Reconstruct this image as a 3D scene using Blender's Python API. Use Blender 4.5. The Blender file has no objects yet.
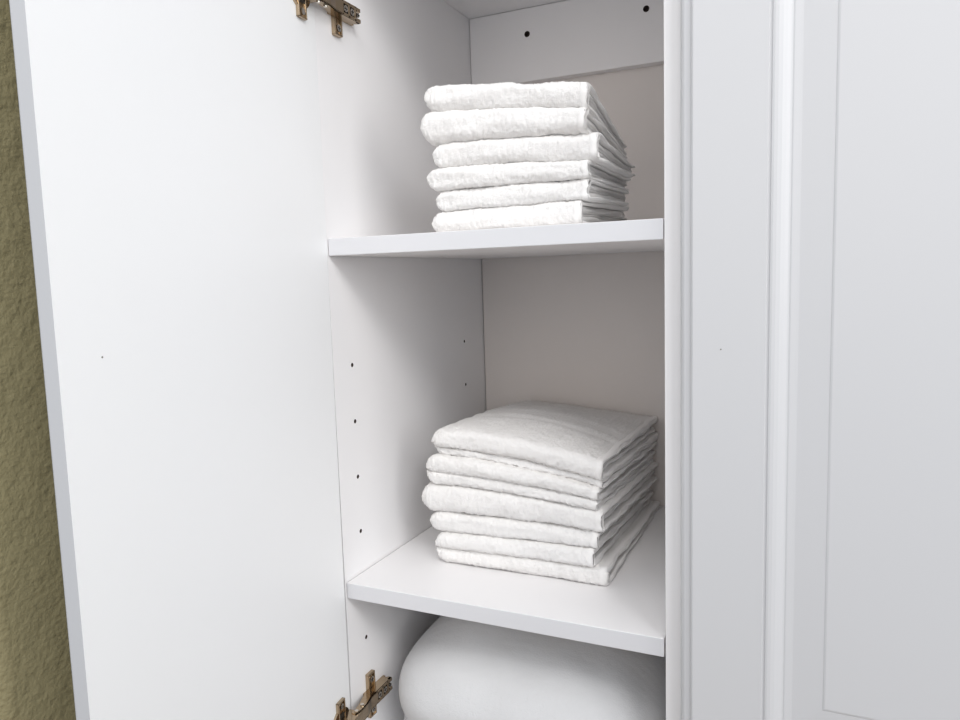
import bpy, bmesh, math, random
from mathutils import Vector, Matrix, noise
S = bpy.context.scene
C = S.collection
PI = math.pi

# ------------------------------------------------------------------ camera
cam_d = bpy.data.cameras.new('camera')
cam = bpy.data.objects.new('camera', cam_d); C.objects.link(cam)
CP = Vector((0.4752, -0.6444, -0.0445)); YAW, PITCH, ROLL, F = -0.4370, -0.1133, -0.0318, 734.85
fw = Vector((math.sin(YAW)*math.cos(PITCH), math.cos(YAW)*math.cos(PITCH), math.sin(PITCH)))
rt = fw.cross(Vector((0, 0, 1))).normalized(); up = rt.cross(fw)
r2 = rt*math.cos(ROLL) + up*math.sin(ROLL); u2 = -rt*math.sin(ROLL) + up*math.cos(ROLL)
M = Matrix((( r2.x, u2.x, -fw.x), (r2.y, u2.y, -fw.y), (r2.z, u2.z, -fw.z)))
cam.matrix_world = Matrix.Translation(CP) @ M.to_4x4()
cam_d.sensor_width = 36; cam_d.lens = F*36/960; cam_d.clip_start = 0.01
S.camera = cam

# ------------------------------------------------------------------ light and exposure
S.view_settings.view_transform = 'Standard'; S.view_settings.look = 'None'
S.view_settings.gamma = 1; S.view_settings.use_curve_mapping = False
S.view_settings.exposure = 0.03
w = bpy.data.worlds.new('daylight'); S.world = w; w.use_nodes = True
bg = w.node_tree.nodes['Background']; bg.inputs[0].default_value = (0.83, 1.0, 1.20, 1); bg.inputs[1].default_value = 0.36
def area(name, loc, target, sx, sy, power, col):
    l = bpy.data.lights.new(name, 'AREA'); l.shape = 'RECTANGLE'; l.size = sx; l.size_y = sy
    l.energy = power; l.color = col
    o = bpy.data.objects.new(name, l); C.objects.link(o); o.location = loc
    o.rotation_euler = (Vector(target)-Vector(loc)).to_track_quat('-Z', 'Y').to_euler()
    return o
area('side_window_light', (2.1, -0.80, 0.45), (0.0, -0.3, -0.05), 0.8, 1.2, 15, (1.0, 0.985, 0.96))
area('window_light', (2.1, -1.5, 0.3), (0.0, -0.3, -0.05), 1.2, 1.2, 3, (1.0, 0.985, 0.97))
area('front_fill_light', (0.6, -2.6, 0.5), (0.2, 0, -0.1), 1.6, 1.2, 11, (1.0, 0.92, 0.84))  # added fill from behind the camera; no window known there
area('ceiling_lamp_light', (1.6, -1.4, 1.2), (0.2, -0.1, -0.1), 0.6, 0.6, 15, (1.0, 0.99, 0.99))
area('overhead_fill_light', (0.5, -1.2, 1.5), (0.2, 0, -0.1), 0.8, 0.8, 11.5, (1.0, 0.97, 0.94))  # added overhead fill, strength fitted to surface brightness

# ------------------------------------------------------------------ materials
def mat(name, col, rough=0.5, metal=0.0, bump=None, var=0.0, varscale=4, spec=0.5):
    m = bpy.data.materials.new(name); m.use_nodes = True
    nt = m.node_tree; b = nt.nodes['Principled BSDF']
    b.inputs['Base Color'].default_value = (*col, 1); b.inputs['Roughness'].default_value = rough
    b.inputs['Metallic'].default_value = metal; b.inputs['Specular IOR Level'].default_value = spec
    tc = nt.nodes.new('ShaderNodeTexCoord')
    if var:
        n = nt.nodes.new('ShaderNodeTexNoise'); n.inputs['Scale'].default_value = varscale; n.inputs['Detail'].default_value = 4
        r = nt.nodes.new('ShaderNodeMixRGB'); r.inputs[1].default_value = (*[c*(1-var) for c in col], 1)
        r.inputs[2].default_value = (*[min(1, c*(1+var)) for c in col], 1)
        nt.links.new(tc.outputs['Object'], n.inputs['Vector']); nt.links.new(n.outputs['Fac'], r.inputs[0])
        nt.links.new(r.outputs[0], b.inputs['Base Color'])
    if bump:
        prev = None
        for (sc, st, dist) in bump:
            n = nt.nodes.new('ShaderNodeTexNoise'); n.inputs['Scale'].default_value = sc; n.inputs['Detail'].default_value = 3
            bp = nt.nodes.new('ShaderNodeBump'); bp.inputs['Strength'].default_value = st; bp.inputs['Distance'].default_value = dist
            nt.links.new(tc.outputs['Object'], n.inputs['Vector']); nt.links.new(n.outputs['Fac'], bp.inputs['Height'])
            if prev: nt.links.new(prev.outputs[0], bp.inputs['Normal'])
            prev = bp
        nt.links.new(prev.outputs[0], b.inputs['Normal'])
    return m
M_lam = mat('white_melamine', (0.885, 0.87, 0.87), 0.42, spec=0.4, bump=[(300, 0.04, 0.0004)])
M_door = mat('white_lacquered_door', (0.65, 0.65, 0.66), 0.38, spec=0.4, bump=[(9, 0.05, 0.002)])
M_back = mat('back_board', (0.78, 0.725, 0.69), 0.6)
M_rail = mat('rail_board', (0.91, 0.885, 0.88), 0.45)
M_lam_lit = mat('white_melamine_lit', (0.93, 0.93, 0.93), 0.42, spec=0.4, bump=[(300, 0.04, 0.0004)])  # melamine made lighter: brightness of the lit inner door face put into colour
M_front_dim = mat('edge_band', (0.74, 0.74, 0.76), 0.45)  # shelf fronts greyed in colour to offset the strong front light
M_raw = mat('raw_hole', (0.06, 0.04, 0.03), 0.9)
M_towel = mat('white_terry', (0.915, 0.895, 0.875), 0.95, spec=0.1, bump=[(1400, 0.5, 0.0015), (420, 0.35, 0.002)])
M_hem = mat('towel_hem', (0.915, 0.895, 0.875), 0.9, spec=0.1, bump=[(2500, 0.15, 0.0004)])
M_wall = mat('olive_plaster', (0.36, 0.315, 0.175), 0.5, bump=[(55, 0.5, 0.005), (190, 0.45, 0.003)], var=0.10, varscale=14)
M_floor = mat('wood_floor', (0.30, 0.19, 0.11), 0.5, var=0.2, varscale=3)
M_metal = mat('nickel_steel', (0.46, 0.36, 0.25), 0.2, 1.0, bump=[(260, 0.12, 0.0006)])
M_metal2 = mat('bright_steel', (0.70, 0.66, 0.60), 0.2, 1.0)
M_dark = mat('recess_shade', (0.02, 0.015, 0.01), 0.6)  # near-black stands in for shade inside hinge arm, cup and screw slots
M_nick = mat('paint_nick', (0.22, 0.20, 0.18), 0.8)
# blanket: woven check bump
M_quilt = mat('white_cotton_blanket', (0.67, 0.67, 0.675), 0.85, spec=0.15, bump=[(600, 0.35, 0.001), (30, 0.2, 0.005), (140, 0.15, 0.002)])
def add_weave(m):
    nt = m.node_tree; b = nt.nodes['Principled BSDF']; tc = [n for n in nt.nodes if n.type == 'TEX_COORD'][0]
    src = b.inputs['Normal'].links[0].from_socket
    for d, sc in (('X', 42), ('Y', 30)):
        wv = nt.nodes.new('ShaderNodeTexWave'); wv.bands_direction = d; wv.inputs['Scale'].default_value = sc; wv.inputs['Distortion'].default_value = 1.5
        bp = nt.nodes.new('ShaderNodeBump'); bp.inputs['Strength'].default_value = 0.04; bp.inputs['Distance'].default_value = 0.0015
        nt.links.new(tc.outputs['Object'], wv.inputs['Vector']); nt.links.new(wv.outputs['Fac'], bp.inputs['Height'])
        nt.links.new(src, bp.inputs['Normal']); src = bp.outputs[0]
    nt.links.new(src, b.inputs['Normal'])
add_weave(M_quilt)

# ------------------------------------------------------------------ helpers
def link(name, bm, mats, parent=None, smooth=False, mx=None):
    me = bpy.data.meshes.new(name)
    if mx is not None: bm.transform(mx)
    bmesh.ops.recalc_face_normals(bm, faces=bm.faces[:])
    bm.to_mesh(me); bm.free()
    for m in (mats if isinstance(mats, (list, tuple)) else [mats]): me.materials.append(m)
    if smooth:
        for p in me.polygons: p.use_smooth = True
    o = bpy.data.objects.new(name, me); C.objects.link(o)
    if parent: o.parent = parent
    return o
def box(bm, lo, hi, bev=0.0, seg=2, mx=None):
    r = bmesh.ops.create_cube(bm, size=1)
    vs = r['verts']; lo = Vector(lo); hi = Vector(hi); c = (lo+hi)/2; s = hi-lo
    for v in vs: v.co = Vector((v.co.x*s.x, v.co.y*s.y, v.co.z*s.z)) + c
    if bev:
        es = list({e for v in vs for e in v.link_edges})
        rr = bmesh.ops.bevel(bm, geom=es, offset=bev, segments=seg, affect='EDGES', profile=0.5)
        vs = list({v for f in rr['faces'] for v in f.verts} | {v for v in vs if v.is_valid})
    if mx is not None:
        allv = set(vs)
        for v in allv: v.co = mx @ v.co
def bx(name, lo, hi, m, parent=None, bev=0.0006):
    bm = bmesh.new(); box(bm, lo, hi, bev); return link(name, bm, m, parent)
def cyl(bm, c, axis, r, h, seg=24, r2=None):
    q = Vector((0, 0, 1)).rotation_difference(Vector(axis).normalized()).to_matrix().to_4x4()
    bmesh.ops.create_cone(bm, cap_ends=True, segments=seg, radius1=r, radius2=r if r2 is None else r2, depth=h, matrix=Matrix.Translation(Vector(c)) @ q)
def thing(name, label, cat, loc=(0, 0, 0), group=None):
    o = bpy.data.objects.new(name, None); C.objects.link(o); o.location = loc
    o['label'] = label; o['category'] = cat
    if group: o['group'] = group
    o.empty_display_size = 0.05
    return o
def struct(o): o['kind'] = 'structure'; return o
def cut(o, holes):
    """drill round holes (centre, axis, radius, depth) into o"""
    bm = bmesh.new()
    for (c, ax, r, h) in holes: cyl(bm, c, ax, r, h, 20)
    k = link('cutter', bm, [M_raw])
    md = o.modifiers.new('b', 'BOOLEAN'); md.operation = 'DIFFERENCE'; md.object = k; md.solver = 'EXACT'; md.material_mode = 'TRANSFER'
    bpy.context.view_layer.update()
    dg = bpy.context.evaluated_depsgraph_get()
    me = bpy.data.meshes.new_from_object(o.evaluated_get(dg))
    o.modifiers.clear(); o.data = me
    bpy.data.objects.remove(k)

# ------------------------------------------------------------------ dimensions (metres; shelf front left corner is the origin)
D, W, T = 0.388, 0.3512, 0.018
Z2, ZC, ZB, ZT = -0.3788, 0.3291, -0.612, 0.640
WX = -0.10                                     # olive side wall

# ------------------------------------------------------------------ setting
bm = bmesh.new()
prof = [(WX, 0.41), (WX, -0.303)]
for i in range(1, 9):
    a = i/8*PI/2; prof.append((WX-0.018+0.018*math.cos(a), -0.303-0.018*math.sin(a)))
prof += [(-1.6, -0.321), (-1.6, 0.41)]
n = len(prof)
lo = [bm.verts.new((x, y, -1.45)) for x, y in prof]; hi = [bm.verts.new((x, y, 1.3)) for x, y in prof]
for i in range(n): bm.faces.new((lo[i], lo[(i+1) % n], hi[(i+1) % n], hi[i]))
bm.faces.new(lo); bm.faces.new(hi)
o = struct(link('wall_left', bm, M_wall, smooth=False))
for p in o.data.polygons: p.use_smooth = abs(p.normal.z) < .5 and p.area < .2
struct(bx('wall_back', (WX, 0.41, -1.45), (2.4, 0.47, 1.3), M_wall, bev=0))
struct(bx('floor', (-1.6, -2.6, -1.5), (2.4, 0.41, -1.45), M_floor, bev=0))

# ------------------------------------------------------------------ cabinets
cab = thing('linen_cabinet', 'white open linen cabinet with towel stacks on its shelves and the left door swung open', 'cabinet', (0, 0, ZB-T))
cab_off = Matrix.Translation((0, 0, -(ZB-T)))
def CB(name, lo, hi, m=M_lam, parent=None, bev=0.0006, cab=cab):
    bm = bmesh.new(); box(bm, lo, hi, bev); return link(name, bm, m, parent or cab, mx=cab_off if (parent or cab) is cab else cab_off)
sp = CB('side_panel', (-0.016, 0.0, ZB-T), (0, D+0.012, ZT), bev=0.0002)
holes = [((0, 0.0349, -0.1385-0.064*i), (1, 0, 0), 0.0024, 0.02) for i in range(6) if i != 4]
holes += [((0, 0.3207, -0.1385-0.064*i), (1, 0, 0), 0.0022, 0.02) for i in range(6) if i != 4]
cut(sp, holes)
CB('side_panel', (W+0.0006, 0.0, ZB-T), (W+0.0146, D+0.012, ZT))
CB('back_panel', (0.0012, D, ZB-T), (W-0.0008, D+0.006, ZT), M_back)
rl = CB('hanging_rail', (0.0008, D-0.016, 0.2290), (W-0.0002, D-0.0002, ZC-0.0006), M_rail)
cut(rl, [((x, D-0.016, z), (0, 1, 0), 0.0042, 0.018) for x, z in ((0.090, 0.2935), (0.258, 0.2985))])
CB('shelf', (0.001, 0.0012, -T), (W-0.0006, D-0.001, 0), bev=0.0007)
CB('shelf', (0.001, 0.0012, Z2-T), (W-0.0012, D-0.001, Z2), bev=0.0007)
for o in list(cab.children):
    if o.name.startswith('shelf'):
        o.data.materials.append(M_front_dim)
        for p in o.data.polygons:
            if p.normal.y < -0.5: p.material_index = 1
CB('top_panel', (0.0003, 0.0012, ZC), (W-0.0003, D-0.001, ZC+T))
CB('top_panel', (0.0003, 0.0012, ZT-T), (W-0.0003, D-0.001, ZT))
CB('bottom_panel', (0.0003, 0.0012, ZB-T), (W-0.0003, D-0.001, ZB))
CB('filler_strip', (WX, 0.002, ZB-T), (-0.0165, 0.016, ZT))

def rect_loop(bm, x0, z0, x1, z1, ins, y):
    return [bm.verts.new(c) for c in ((x0+ins, y, z0+ins), (x1-ins, y, z0+ins), (x1-ins, y, z1-ins), (x0+ins, y, z1-ins))]
def bridge(bm, a, b):
    n = len(a)
    for i in range(n): bm.faces.new((a[i], a[(i+1) % n], b[(i+1) % n], b[i]))
EDGE = [(0.0, 0.0), (0.0, -0.0105), (0.0008, -0.0130), (0.0022, -0.0150), (0.0038, -0.0160), (0.0090, -0.0166), (0.0098, -0.0186), (0.0112, -0.0195)]
PAN = [(0.0, -0.0195), (0.0004, -0.0186), (0.0022, -0.0186), (0.0028, -0.0196), (0.0045, -0.0198), (0.0070, -0.0194), (0.0100, -0.0183), (0.0130, -0.0167), (0.0155, -0.0152),
       (0.0168, -0.0148), (0.0180, -0.0150), (0.0222, -0.0144), (0.0240, -0.0142), (0.0470, -0.0156), (0.0476, -0.0160), (0.0490, -0.0163)]
SOFT = [(0.0, 0.0), (0.0, -0.0165), (0.0006, -0.0182), (0.0020, -0.0195)]
def door_mesh(x0, x1, z0, z1, st, pz0, pz1, k=1.0, EDGE=EDGE):
    """raised-panel door: back at y=0, front at y=-0.0195; panel opening pz0..pz1, stiles st wide; k scales the thickness"""
    bm = bmesh.new()
    prev = rect_loop(bm, x0, z0, x1, z1, 0, 0.0); bm.faces.new(prev)
    for ins, y in EDGE[1:]:
        cur = rect_loop(bm, x0, z0, x1, z1, ins, y*k); bridge(bm, prev, cur); prev = cur
    op = [bm.verts.new(c) for c in ((x0+st, -0.0195*k, pz0), (x1-st, -0.0195*k, pz0), (x1-st, -0.0195*k, pz1), (x0+st, -0.0195*k, pz1))]
    bridge(bm, prev, op); prev = op
    for ins, y in PAN[1:]:
        cur = rect_loop(bm, x0+st, pz0, x1-st, pz1, ins, y*k); bridge(bm, prev, cur); prev = cur
    bm.faces.new(prev)
    return bm
# open left door, hinged on the left side panel
ANG = math.radians(84); LD = 0.3380
dv = Vector((math.cos(ANG), -math.sin(ANG), 0)); nv = Vector((-math.sin(ANG), -math.cos(ANG), 0))
O = Vector((0.0002, -0.0012, 0))
MX = Matrix(((dv.x, -nv.x, 0, O.x), (dv.y, -nv.y, 0, O.y), (0, 0, 1, 0), (0, 0, 0, 1)))
bm = door_mesh(0, LD, ZB-T+0.002, ZT-0.002, 0.0675, -0.4535, 0.52, 0.72, SOFT)
SAG = Matrix.Translation((0, 0, -0.14)) @ Matrix.Rotation(math.radians(-0.4), 4, 'Y') @ Matrix.Translation((0, 0, 0.14))
bm.transform(SAG)
ld = link('door', bm, [M_door, M_lam_lit], cab, mx=cab_off @ MX); 
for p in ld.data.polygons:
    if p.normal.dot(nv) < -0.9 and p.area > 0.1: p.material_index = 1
ld['label'] = 'open door showing its plain inner face'
bm = bmesh.new(); cyl(bm, (0.3025, 0.0001, -0.091), (0, 1, 0), 0.0007, 0.0003, 12)
link('paint_nick', bm, M_nick, ld, mx=cab_off @ MX)

cab2 = thing('closed_cabinet', 'closed white cabinet with a raised panel door, right of the open shelves', 'cabinet', (0.366, 0, ZB-T))
off2 = Matrix.Translation((-0.366, 0, -(ZB-T)))
X0, X1 = 0.3675, 0.7545
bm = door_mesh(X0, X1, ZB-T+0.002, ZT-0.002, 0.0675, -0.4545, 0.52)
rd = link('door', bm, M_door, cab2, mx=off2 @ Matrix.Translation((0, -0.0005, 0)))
bm = bmesh.new(); cyl(bm, (0.401, -0.0201, -0.110), (0, 1, 0), 0.0006, 0.0003, 12)
link('paint_nick', bm, M_nick, rd, mx=off2)
for nm, lo, hi in (('side_panel', (0.3662, 0.0, ZB-T), (0.381, D+0.012, ZT)), ('side_panel', (0.740, 0.0, ZB-T), (0.756, D+0.012, ZT)),
                   ('back_panel', (0.381, D, ZB-T), (0.740, D+0.006, ZT)), ('bottom_panel', (0.381, 0.001, ZB-T), (0.740, D, ZB)), ('top_panel', (0.381, 0.001, ZT-T), (0.740, D, ZT))):
    bm = bmesh.new(); box(bm, lo, hi, 0.0006); link(nm, bm, M_lam, cab2, mx=off2)

# ------------------------------------------------------------------ hinges
def hinge(zc):
    h = bpy.data.objects.new('hinge', None); C.objects.link(h); h.parent = cab; h.location = (0, 0, zc-(ZB-T)); h['label'] = 'nickel concealed hinge'
    # mounting plate: long base plus raised wings above and below
    bm = bmesh.new()
    box(bm, (0, 0.022, -0.0075), (0.0035, 0.066, 0.0068), 0.0006)
    box(bm, (0, 0.029, -0.0265), (0.0030, 0.0415, 0.0265), 0.0012, 3)
    box(bm, (0.0, 0.0285, -0.0265), (0.0052, 0.0305, 0.0265), 0.0008)
    box(bm, (0.0, 0.0400, -0.0265), (0.0052, 0.0420, 0.0265), 0.0008)
    box(bm, (0.0, 0.0285, 0.0245), (0.0052, 0.0420, 0.0268), 0.0008)
    box(bm, (0.0, 0.0285, -0.0268), (0.0052, 0.0420, -0.0245), 0.0008)
    link('mounting_plate', bm, M_metal, h)
    for s in (-1, 1):
        bm = bmesh.new(); cyl(bm, (0.0042, 0.0353, s*0.0188), (1, 0, 0), 0.0036, 0.0024, 20)
        sc = link('screw', bm, M_metal2, h)
        bm = bmesh.new(); box(bm, (0.0052, 0.0330, s*0.0188-0.0005), (0.0056, 0.0376, s*0.0188+0.0005)); box(bm, (0.0052, 0.0348, s*0.0188-0.0023), (0.0056, 0.0358, s*0.0188+0.0023))
        link('cross_slot', bm, M_dark, sc)
    # arm: folded channel with slots and a forked tail
    bm = bmesh.new()
    prof = [(-0.016, 0.017), (-0.006, 0.0185), (0.006, 0.0175), (0.018, 0.0145), (0.030, 0.0140), (0.056, 0.0140)]
    for s in (-1, 1):
        pts = [(y, x) for y, x in prof] + [(0.0645, 0.0130), (0.0645, 0.0095), (0.060, 0.0035), (0.020, 0.0035), (0.006, 0.0075), (-0.006, 0.010), (-0.016, 0.011)]
        a = [bm.verts.new((x, y, s*0.0075)) for y, x in pts]; b = [bm.verts.new((x, y, s*0.0061)) for y, x in pts]
        bm.faces.new(a); bm.faces.new(b); bridge(bm, a, b)
    for (y0, x0), (y1, x1) in zip(prof[:-1], prof[1:]):
        if y0 == 0.030:
            for ya, yb in ((0.030, 0.0330), (0.0415, 0.0450), (0.0530, 0.056)): box(bm, (0.0124, ya, -0.0075), (0.0140, yb, 0.0075), 0.0003)
            box(bm, (0.0122, 0.030, -0.0075), (0.0138, 0.058, -0.0045), 0.0003); box(bm, (0.0122, 0.030, 0.0045), (0.0138, 0.058, 0.0075), 0.0003)
        else:
            q = [bm.verts.new((x, y, z)) for x, y, z in ((x0, y0, -0.0075), (x1, y1, -0.0075), (x1, y1, 0.0075), (x0, y0, 0.0075))]
            r = [bm.verts.new((v.co.x-0.0016, v.co.y, v.co.z)) for v in q]
            bm.faces.new(q); bm.faces.new(r); bridge(bm, q, r)
    box(bm, (0.0100, 0.058, 0.0035), (0.0138, 0.0645, 0.0075), 0.0004); box(bm, (0.0100, 0.058, -0.0075), (0.0138, 0.0645, -0.0035), 0.0004)
    link('hinge_arm', bm, M_metal, h)
    for y, r in ((0.0373, 0.0035), (0.0493, 0.0035), (0.0600, 0.0024)):
        bm = bmesh.new(); cyl(bm, (0.0118, y, 0), (1, 0, 0), r, 0.004, 20)
        sc = link('screw', bm, M_metal2, h)
        bm = bmesh.new(); box(bm, (0.0136, y-0.0024, -0.0005), (0.0140, y+0.0024, 0.0005)); box(bm, (0.0136, y-0.0005, -0.0024), (0.0140, y+0.0005, 0.0024))
        link('cross_slot', bm, M_dark, sc)
    bm = bmesh.new(); box(bm, (0.0036, 0.024, -0.0062), (0.0100, 0.062, 0.0062)); link('arm_shade_fill', bm, M_dark, h)  # dark filler painted as the shade inside the arm channel
    MC = MX @ Matrix.Translation((0.003, 0, 0))
    # cup and wing plate on the door (door-local: x along door, +y inwards)
    bm = bmesh.new()
    box(bm, (0.0165, 0, -0.0265), (0.0300, 0.0022, 0.0265), 0.0008)
    for xx in (0.0160, 0.0286): box(bm, (xx, 0, -0.0270), (xx+0.0018, 0.0042, 0.0270), 0.0007)
    for zz in (-0.0270, 0.0252): box(bm, (0.0160, 0, zz), (0.0304, 0.0042, zz+0.0018), 0.0007)
    cyl(bm, (0.0232, 0.0012, 0), (0, 1, 0), 0.0175, 0.0030, 40)
    link('hinge_cup', bm, M_metal, h, mx=MC)
    for s in (-1, 1):
        bm = bmesh.new(); cyl(bm, (0.0232, 0.0032, s*0.0205), (0, 1, 0), 0.0033, 0.0022, 20); sc = link('screw', bm, M_metal2, h, mx=MC)
    bm = bmesh.new(); cyl(bm, (0.0232, 0.0028, 0), (0, 1, 0), 0.0125, 0.0006, 32); link('cup_shade_disc', bm, M_dark, h, mx=MC)  # dark disc painted as the shade in the cup
    # links between cup and arm
    bm = bmesh.new()
    for s in (-1, 1): box(bm, (0.008, 0.002, s*0.0058-0.0010), (0.0275, 0.0185, s*0.0058+0.0010), 0.0006, mx=MX)
    box(bm, (0.008, 0.0150, -0.0066), (0.026, 0.0185, 0.0066), 0.0012, mx=MX)
    link('hinge_link', bm, M_metal, h)
    bm = bmesh.new()
    for y, x in ((-0.012, 0.0145), (0.001, 0.0135)): cyl(bm, (x, y, 0), (0, 0, 1), 0.0022, 0.0186, 16)
    link('pivot_pin', bm, M_metal2, h)
hinge(0.2405)
hinge(-0.5285)

# ------------------------------------------------------------------ towels
def lerp(a, b, t): return a+(b-a)*t
def fnoise(x, y, z): return noise.noise(Vector((x, y, z)))
tex = {}
for nm, sc, dp in (('loops', 0.0021, 2), ('lumps', 0.022, 1)):
    t = bpy.data.textures.new(nm, 'CLOUDS'); t.noise_scale = sc; t.noise_depth = dp; tex[nm] = t
def towel(name, label, group, lo, hi, x0, x1, y0, y1, bands, seed, step=0.0015, rl=0.0125, fluff=0.0034, dobby=()):
    """lo, hi: stack surfaces z(x, y). bands: (w0, w1, layer thickness in w, start depth in v)"""
    H0 = hi(lerp(x0, x1, .5), y0+.03)-lo(lerp(x0, x1, .5), y0+.03); DY = y1-y0
    def P(x, y, wv, lay_mid=None, e_r=1.0):
        if lay_mid is not None: wv = lay_mid+(wv-lay_mid)*e_r
        a = lo(x, y); b = hi(x, y)
        d = x-x0
        if d < rl:                                   # closed, rounded left end
            k = math.sqrt(max(0.0, 1-((rl-d)/rl)**2)); wv = .5+(wv-.5)*(0.04+0.96*k**.8); y = lerp(y0+DY*.5, y, .96+.04*k)
        return Vector((x, y, a+(b-a)*wv))
    nx = int((x1-x0)/step)
    us = [x0+(x1-x0)*i/nx for i in range(nx+1)]
    # denser samples at both ends
    us = sorted(set(us+[x0+rl*(1-math.cos(i/16*PI/2)) for i in range(16)]+[x1-0.0006, x1-0.0012, x1-0.0018]))
    base = Vector((lerp(x0, x1, .5), lerp(y0, y1, .5), lo(lerp(x0, x1, .5), lerp(y0, y1, .5))))
    bm = bmesh.new(); lay = bm.verts.layers.deform.verify()
    outer_loops = []
    for bi, (w0, w1, tw, v0, rec) in enumerate(bands):
        h = (w1-w0)*H0; R = h*.5
        def ucurve(inset_w, inset_y, tag):
            a, b = w0+inset_w, w1-inset_w; mid = (a+b)/2; half = (b-a)/2; ry = half*H0*1.05
            pts = []; yf = y0+v0+inset_y
            ns = max(8, int((y1-yf-ry)/0.0042))
            e_ = lambda t: 1-(1-t)**1.6
            for i in range(ns): pts.append((lerp(y1, yf+ry, e_(i/ns)), a))
            na = 20
            for i in range(na+1):
                th = -PI/2+PI*i/na; c = math.cos(th); s_ = math.sin(th)
                pts.append((yf+ry-ry*(abs(c)**.75), mid+half*math.copysign(abs(s_)**.75, s_)))
            for i in range(1, ns+1): pts.append((lerp(y1, yf+ry, e_(1-i/ns)), b))
            return pts
        oc = ucurve(0, 0, 0); ic = ucurve(tw, tw*H0, 1)
        nO = len(oc)
        sec = [(y, wv, (w0+tw/2) if wv < (w0+w1)/2 else (w1-tw/2)) for y, wv in oc]+[(y, wv, (w0+tw/2) if wv < (w0+w1)/2 else (w1-tw/2)) for y, wv in reversed(ic)]
        rings = []
        for x in us:
            er = 1.0
            dr = x1-x
            if dr < 0.0019: er = math.sqrt(max(0.0, 1-((0.0019-dr)/0.0019)**2))*.9+.1
            ring = []
            for k, (y, wv, lm) in enumerate(sec):
                yy = y + 0.0022*fnoise(x*22, wv*3+seed*7.1, seed)*(1 if y < y1-.02 else 0.9)
                xx = x + (x-x0)/(x1-x0)*(0.0030*fnoise(y*30+seed*3, wv*6, seed*2.3) + -rec)
                zz = 0.0009*fnoise(x*30, y*30, seed*5.0+wv*2)
                inner = k >= nO
                p = P(xx, yy, wv, lm, er)
                for (dy0, dy1) in dobby:
                    if not inner and wv > .9 and dy0 < y < dy1: p.z -= 0.0012
                p.z += zz
                v = bm.verts.new(p-base); ring.append(v)
                wt = 1.0
                if dr < 0.010: wt = max(0.0, (dr-0.006)/0.004)
                if inner: wt = 0.0
                if any(a < y < b for a, b in dobby): wt *= .3
                v[lay][0] = wt
            rings.append(ring)
        for a, b in zip(rings[:-1], rings[1:]): bridge(bm, a, b)
        # end caps as layered strips
        for rg in (rings[0], rings[-1]):
            for k in range(nO-1):
                kk = 2*nO-1-k
                bm.faces.new((rg[k], rg[k+1], rg[kk-1], rg[kk]))
        outer_loops.append((oc, w0, w1, rec))
    o = link(name, bm, M_towel, smooth=True)
    o.vertex_groups.new(name='pile')
    o.location = base
    for t, st in (('lumps', 0.0016), ('loops', fluff)):
        md = o.modifiers.new(t, 'DISPLACE'); md.texture = tex[t]; md.texture_coords = 'GLOBAL'; md.strength = st; md.mid_level = 0.5; md.vertex_group = 'pile'
    # woven hem along the open right side
    bm = bmesh.new()
    for bi, (oc, w0, w1, rec) in enumerate(outer_loops):
        prev = None
        for x in (x1-0.0075, x1-0.0070, x1-0.0045, x1-0.0022, x1-0.0014):
            g = 0.0006 if x1-0.0073 < x < x1-0.0020 else 0.0002
            ring = []
            mid = (w0+w1)/2
            for (y, wv) in oc:
                yy = y + 0.0022*fnoise(x*22, wv*3+seed*7.1, seed)*(1 if y < y1-.02 else 0.9)
                xx = x + (x-x0)/(x1-x0)*(0.0030*fnoise(y*30+seed*3, wv*6, seed*2.3) + -rec)
                zz = 0.0009*fnoise(x*30, y*30, seed*5.0+wv*2)
                p = P(xx, yy, wv); p.z += zz
                q = Vector((0, y-(y0+0.03), (wv-mid)*H0*2)); q.y = min(q.y, 0)
                q = q.normalized()*g if q.length > 1e-6 else q
                ring.append(bm.verts.new(p+q-base))
            if prev:
                for k in range(len(ring)-1): bm.faces.new((prev[k], prev[k+1], ring[k+1], ring[k]))
            prev = ring
    hm = link('hem', bm, M_hem, o, smooth=True)
    o['label'] = label; o['category'] = 'towel'; o['group'] = group
    return o

def surf(hs, X, Y, bulge=0.0):
    """hs = (front-left, front-right, back-left, back-right) heights over base z"""
    fl, fr, bl, br, zb = hs
    def f(x, y):
        u = max(-.2, min(1.2, (x-X[0])/(X[1]-X[0]))); v = max(-.2, min(1.2, (y-Y[0])/(Y[1]-Y[0])))
        uc, vc = max(0, min(1, u)), max(0, min(1, v))
        return zb+lerp(lerp(fl, fr, u), lerp(bl, br, u), v)+bulge*math.sin(PI*uc)**.8*math.sin(PI*(.12+.88*vc))
    return f
# ---- upper stack: six washcloths, bottom to top
UX, UY = (0.112, 0.275), (0.035, 0.195)
FLu = [0, .022, .043, .066, .091, .122, .147]; FRu = [0, .0235, .0430, .059, .084, .106, .1285]
BLu = [0, .024, .042, .060, .078, .098, .118]; BRu = [0, .030, .0445, .058, .068, .079, .087]
SU = [surf((FLu[i], FRu[i], BLu[i], BRu[i], 0.0004), UX, UY, 0.0045*i/6) for i in range(7)]
x0u = [.1085, .1145, .1065, .1130, .1025, .1070]; x1u = [.2690, .2770, .2780, .2860, .2765, .2780]
y0u = [.030, .031, .028, .030, .026, .028]; y1u = [.222, .190, .186, .176, .182, .176]
lab = ['white folded washcloth lying directly on the upper shelf, bottom of its stack', 'white folded washcloth second from the bottom of the upper shelf stack',
       'white folded washcloth third from the bottom of the upper shelf stack', 'white folded washcloth third from the top of the upper shelf stack, its hem poking out',
       'white folded washcloth just under the top one of the upper shelf stack', 'white folded washcloth on top of the upper shelf stack']
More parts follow.
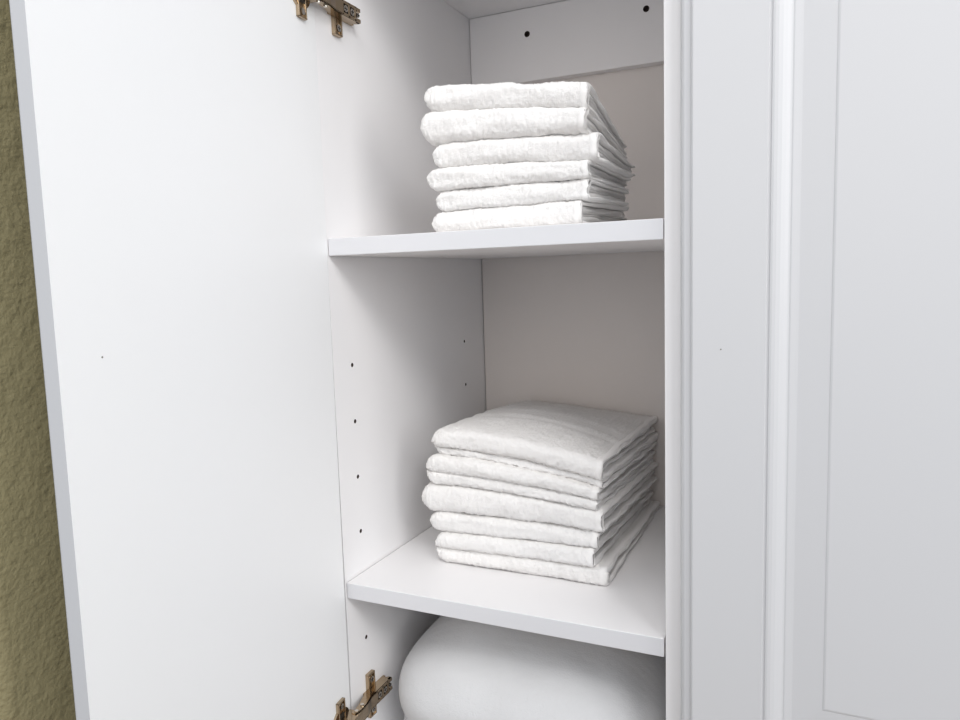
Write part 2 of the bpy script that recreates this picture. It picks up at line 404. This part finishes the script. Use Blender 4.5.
for i in range(6):
    towel('washcloth', lab[i], 'washcloths stacked on the upper shelf', SU[i], SU[i+1], x0u[i], x1u[i], y0u[i], y1u[i],
          [(-0.02, 1.02, 0.20, 0.0, 0.0), (0.20, 0.80, 0.22, 0.006, 0.0045), (0.44, 0.56, 0.05, 0.012, 0.003)], i+1)
# ---- lower stack: five hand towels, bottom to top
LX, LY = (0.062, 0.262), (0.085, 0.37)
FLl = [0, .036, .060, .095, .129, .160]; FRl = [0, .041, .060, .084, .108, .138]
BLl = [0, .030, .055, .085, .115, .148]; BRl = [0, .020, .042, .066, .092, .131]
SL = [surf((FLl[i], FRl[i], BLl[i], BRl[i], Z2+0.0004), LX, LY, 0.016*(i/5)**1.3) for i in range(6)]
x0l = [.066, .059, .051, .058, .066]; x1l = [.262, .264, .269, .266, .270]
y0l = [.082, .088, .086, .084, .088]; y1l = [.374, .370, .376, .374, .380]
bnd = [[(0.0, 0.5, 0.20, 0.007, -0.011), (0.49, 1.01, 0.20, 0.004, 0.002)], [(-0.01, 1.01, 0.24, 0.0, 0.0), (0.25, 0.75, 0.24, 0.008, 0.004)],
       [(-0.01, 1.01, 0.20, 0.0, -0.001), (0.21, 0.79, 0.26, 0.008, 0.005)], [(-0.01, 0.45, 0.20, 0.003, 0.002), (0.44, 1.01, 0.20, 0.0, 0.0)], [(-0.01, 0.29, 0.13, 0.006, 0.001), (0.28, 1.0, 0.16, 0.0, 0.0), (0.46, 0.82, 0.15, 0.008, 0.005)]]
labl = ['white folded hand towel lying directly on the lower shelf, bottom of its stack', 'thin white folded hand towel second from the bottom of the lower shelf stack',
        'white folded hand towel in the middle of the lower shelf stack, sticking out furthest left', 'white folded hand towel just under the top one of the lower shelf stack',
        'white folded hand towel on top of the lower shelf stack with a flat woven border']
for i in range(5):
    towel('hand_towel', labl[i], 'hand towels stacked on the lower shelf', SL[i], SL[i+1], x0l[i], x1l[i], y0l[i], y1l[i], bnd[i], i+11, step=0.0017,
          rl=0.015, fluff=0.0038, dobby=((.170, .180), (.200, .225)) if i == 4 else ())

# ------------------------------------------------------------------ folded blanket on the bottom panel
def pillow_block(bm, lo, hi, nxy, nz, seed):
    g = bmesh.new(); bmesh.ops.create_cube(g, size=2); bmesh.ops.subdivide_edges(g, edges=g.edges[:], cuts=39, use_grid_fill=True)
    c = (Vector(lo)+Vector(hi))/2; s = (Vector(hi)-Vector(lo))/2
    mp = {}
    for v in g.verts:
        p = v.co.copy()
        rxy = (abs(p.x)**nxy+abs(p.y)**nxy)**(1/nxy); sc = (rxy**nz+abs(p.z)**nz)**(1/nz)
        q = p/sc
        P3 = Vector((q.x*s.x, q.y*s.y, q.z*s.z))+c
        d = 0.006*noise.noise(P3*7+Vector((seed, 0, 0)))+0.0022*noise.noise(P3*22+Vector((0, seed, 0)))
        P3 += q.normalized()*d
        P3.z = max(P3.z, ZB+0.0006)
        mp[v] = bm.verts.new(P3)
    for f in g.faces: bm.faces.new([mp[v] for v in f.verts])
    g.free()
bm = bmesh.new()
pillow_block(bm, (0.0135, 0.012, -0.625), (0.343, 0.372, -0.428), 4.0, 1.9, 3)
pillow_block(bm, (0.0150, 0.036, -0.6115), (0.335, 0.360, -0.545), 5.0, 2.6, 9)
base = Vector((0.18, 0.2, ZB))
bl = link('folded_blanket', bm, M_quilt, smooth=True, mx=Matrix.Translation(-base)); bl.location = base
bl['label'] = 'thick folded white blanket in the bottom compartment under the lower shelf'; bl['category'] = 'blanket'
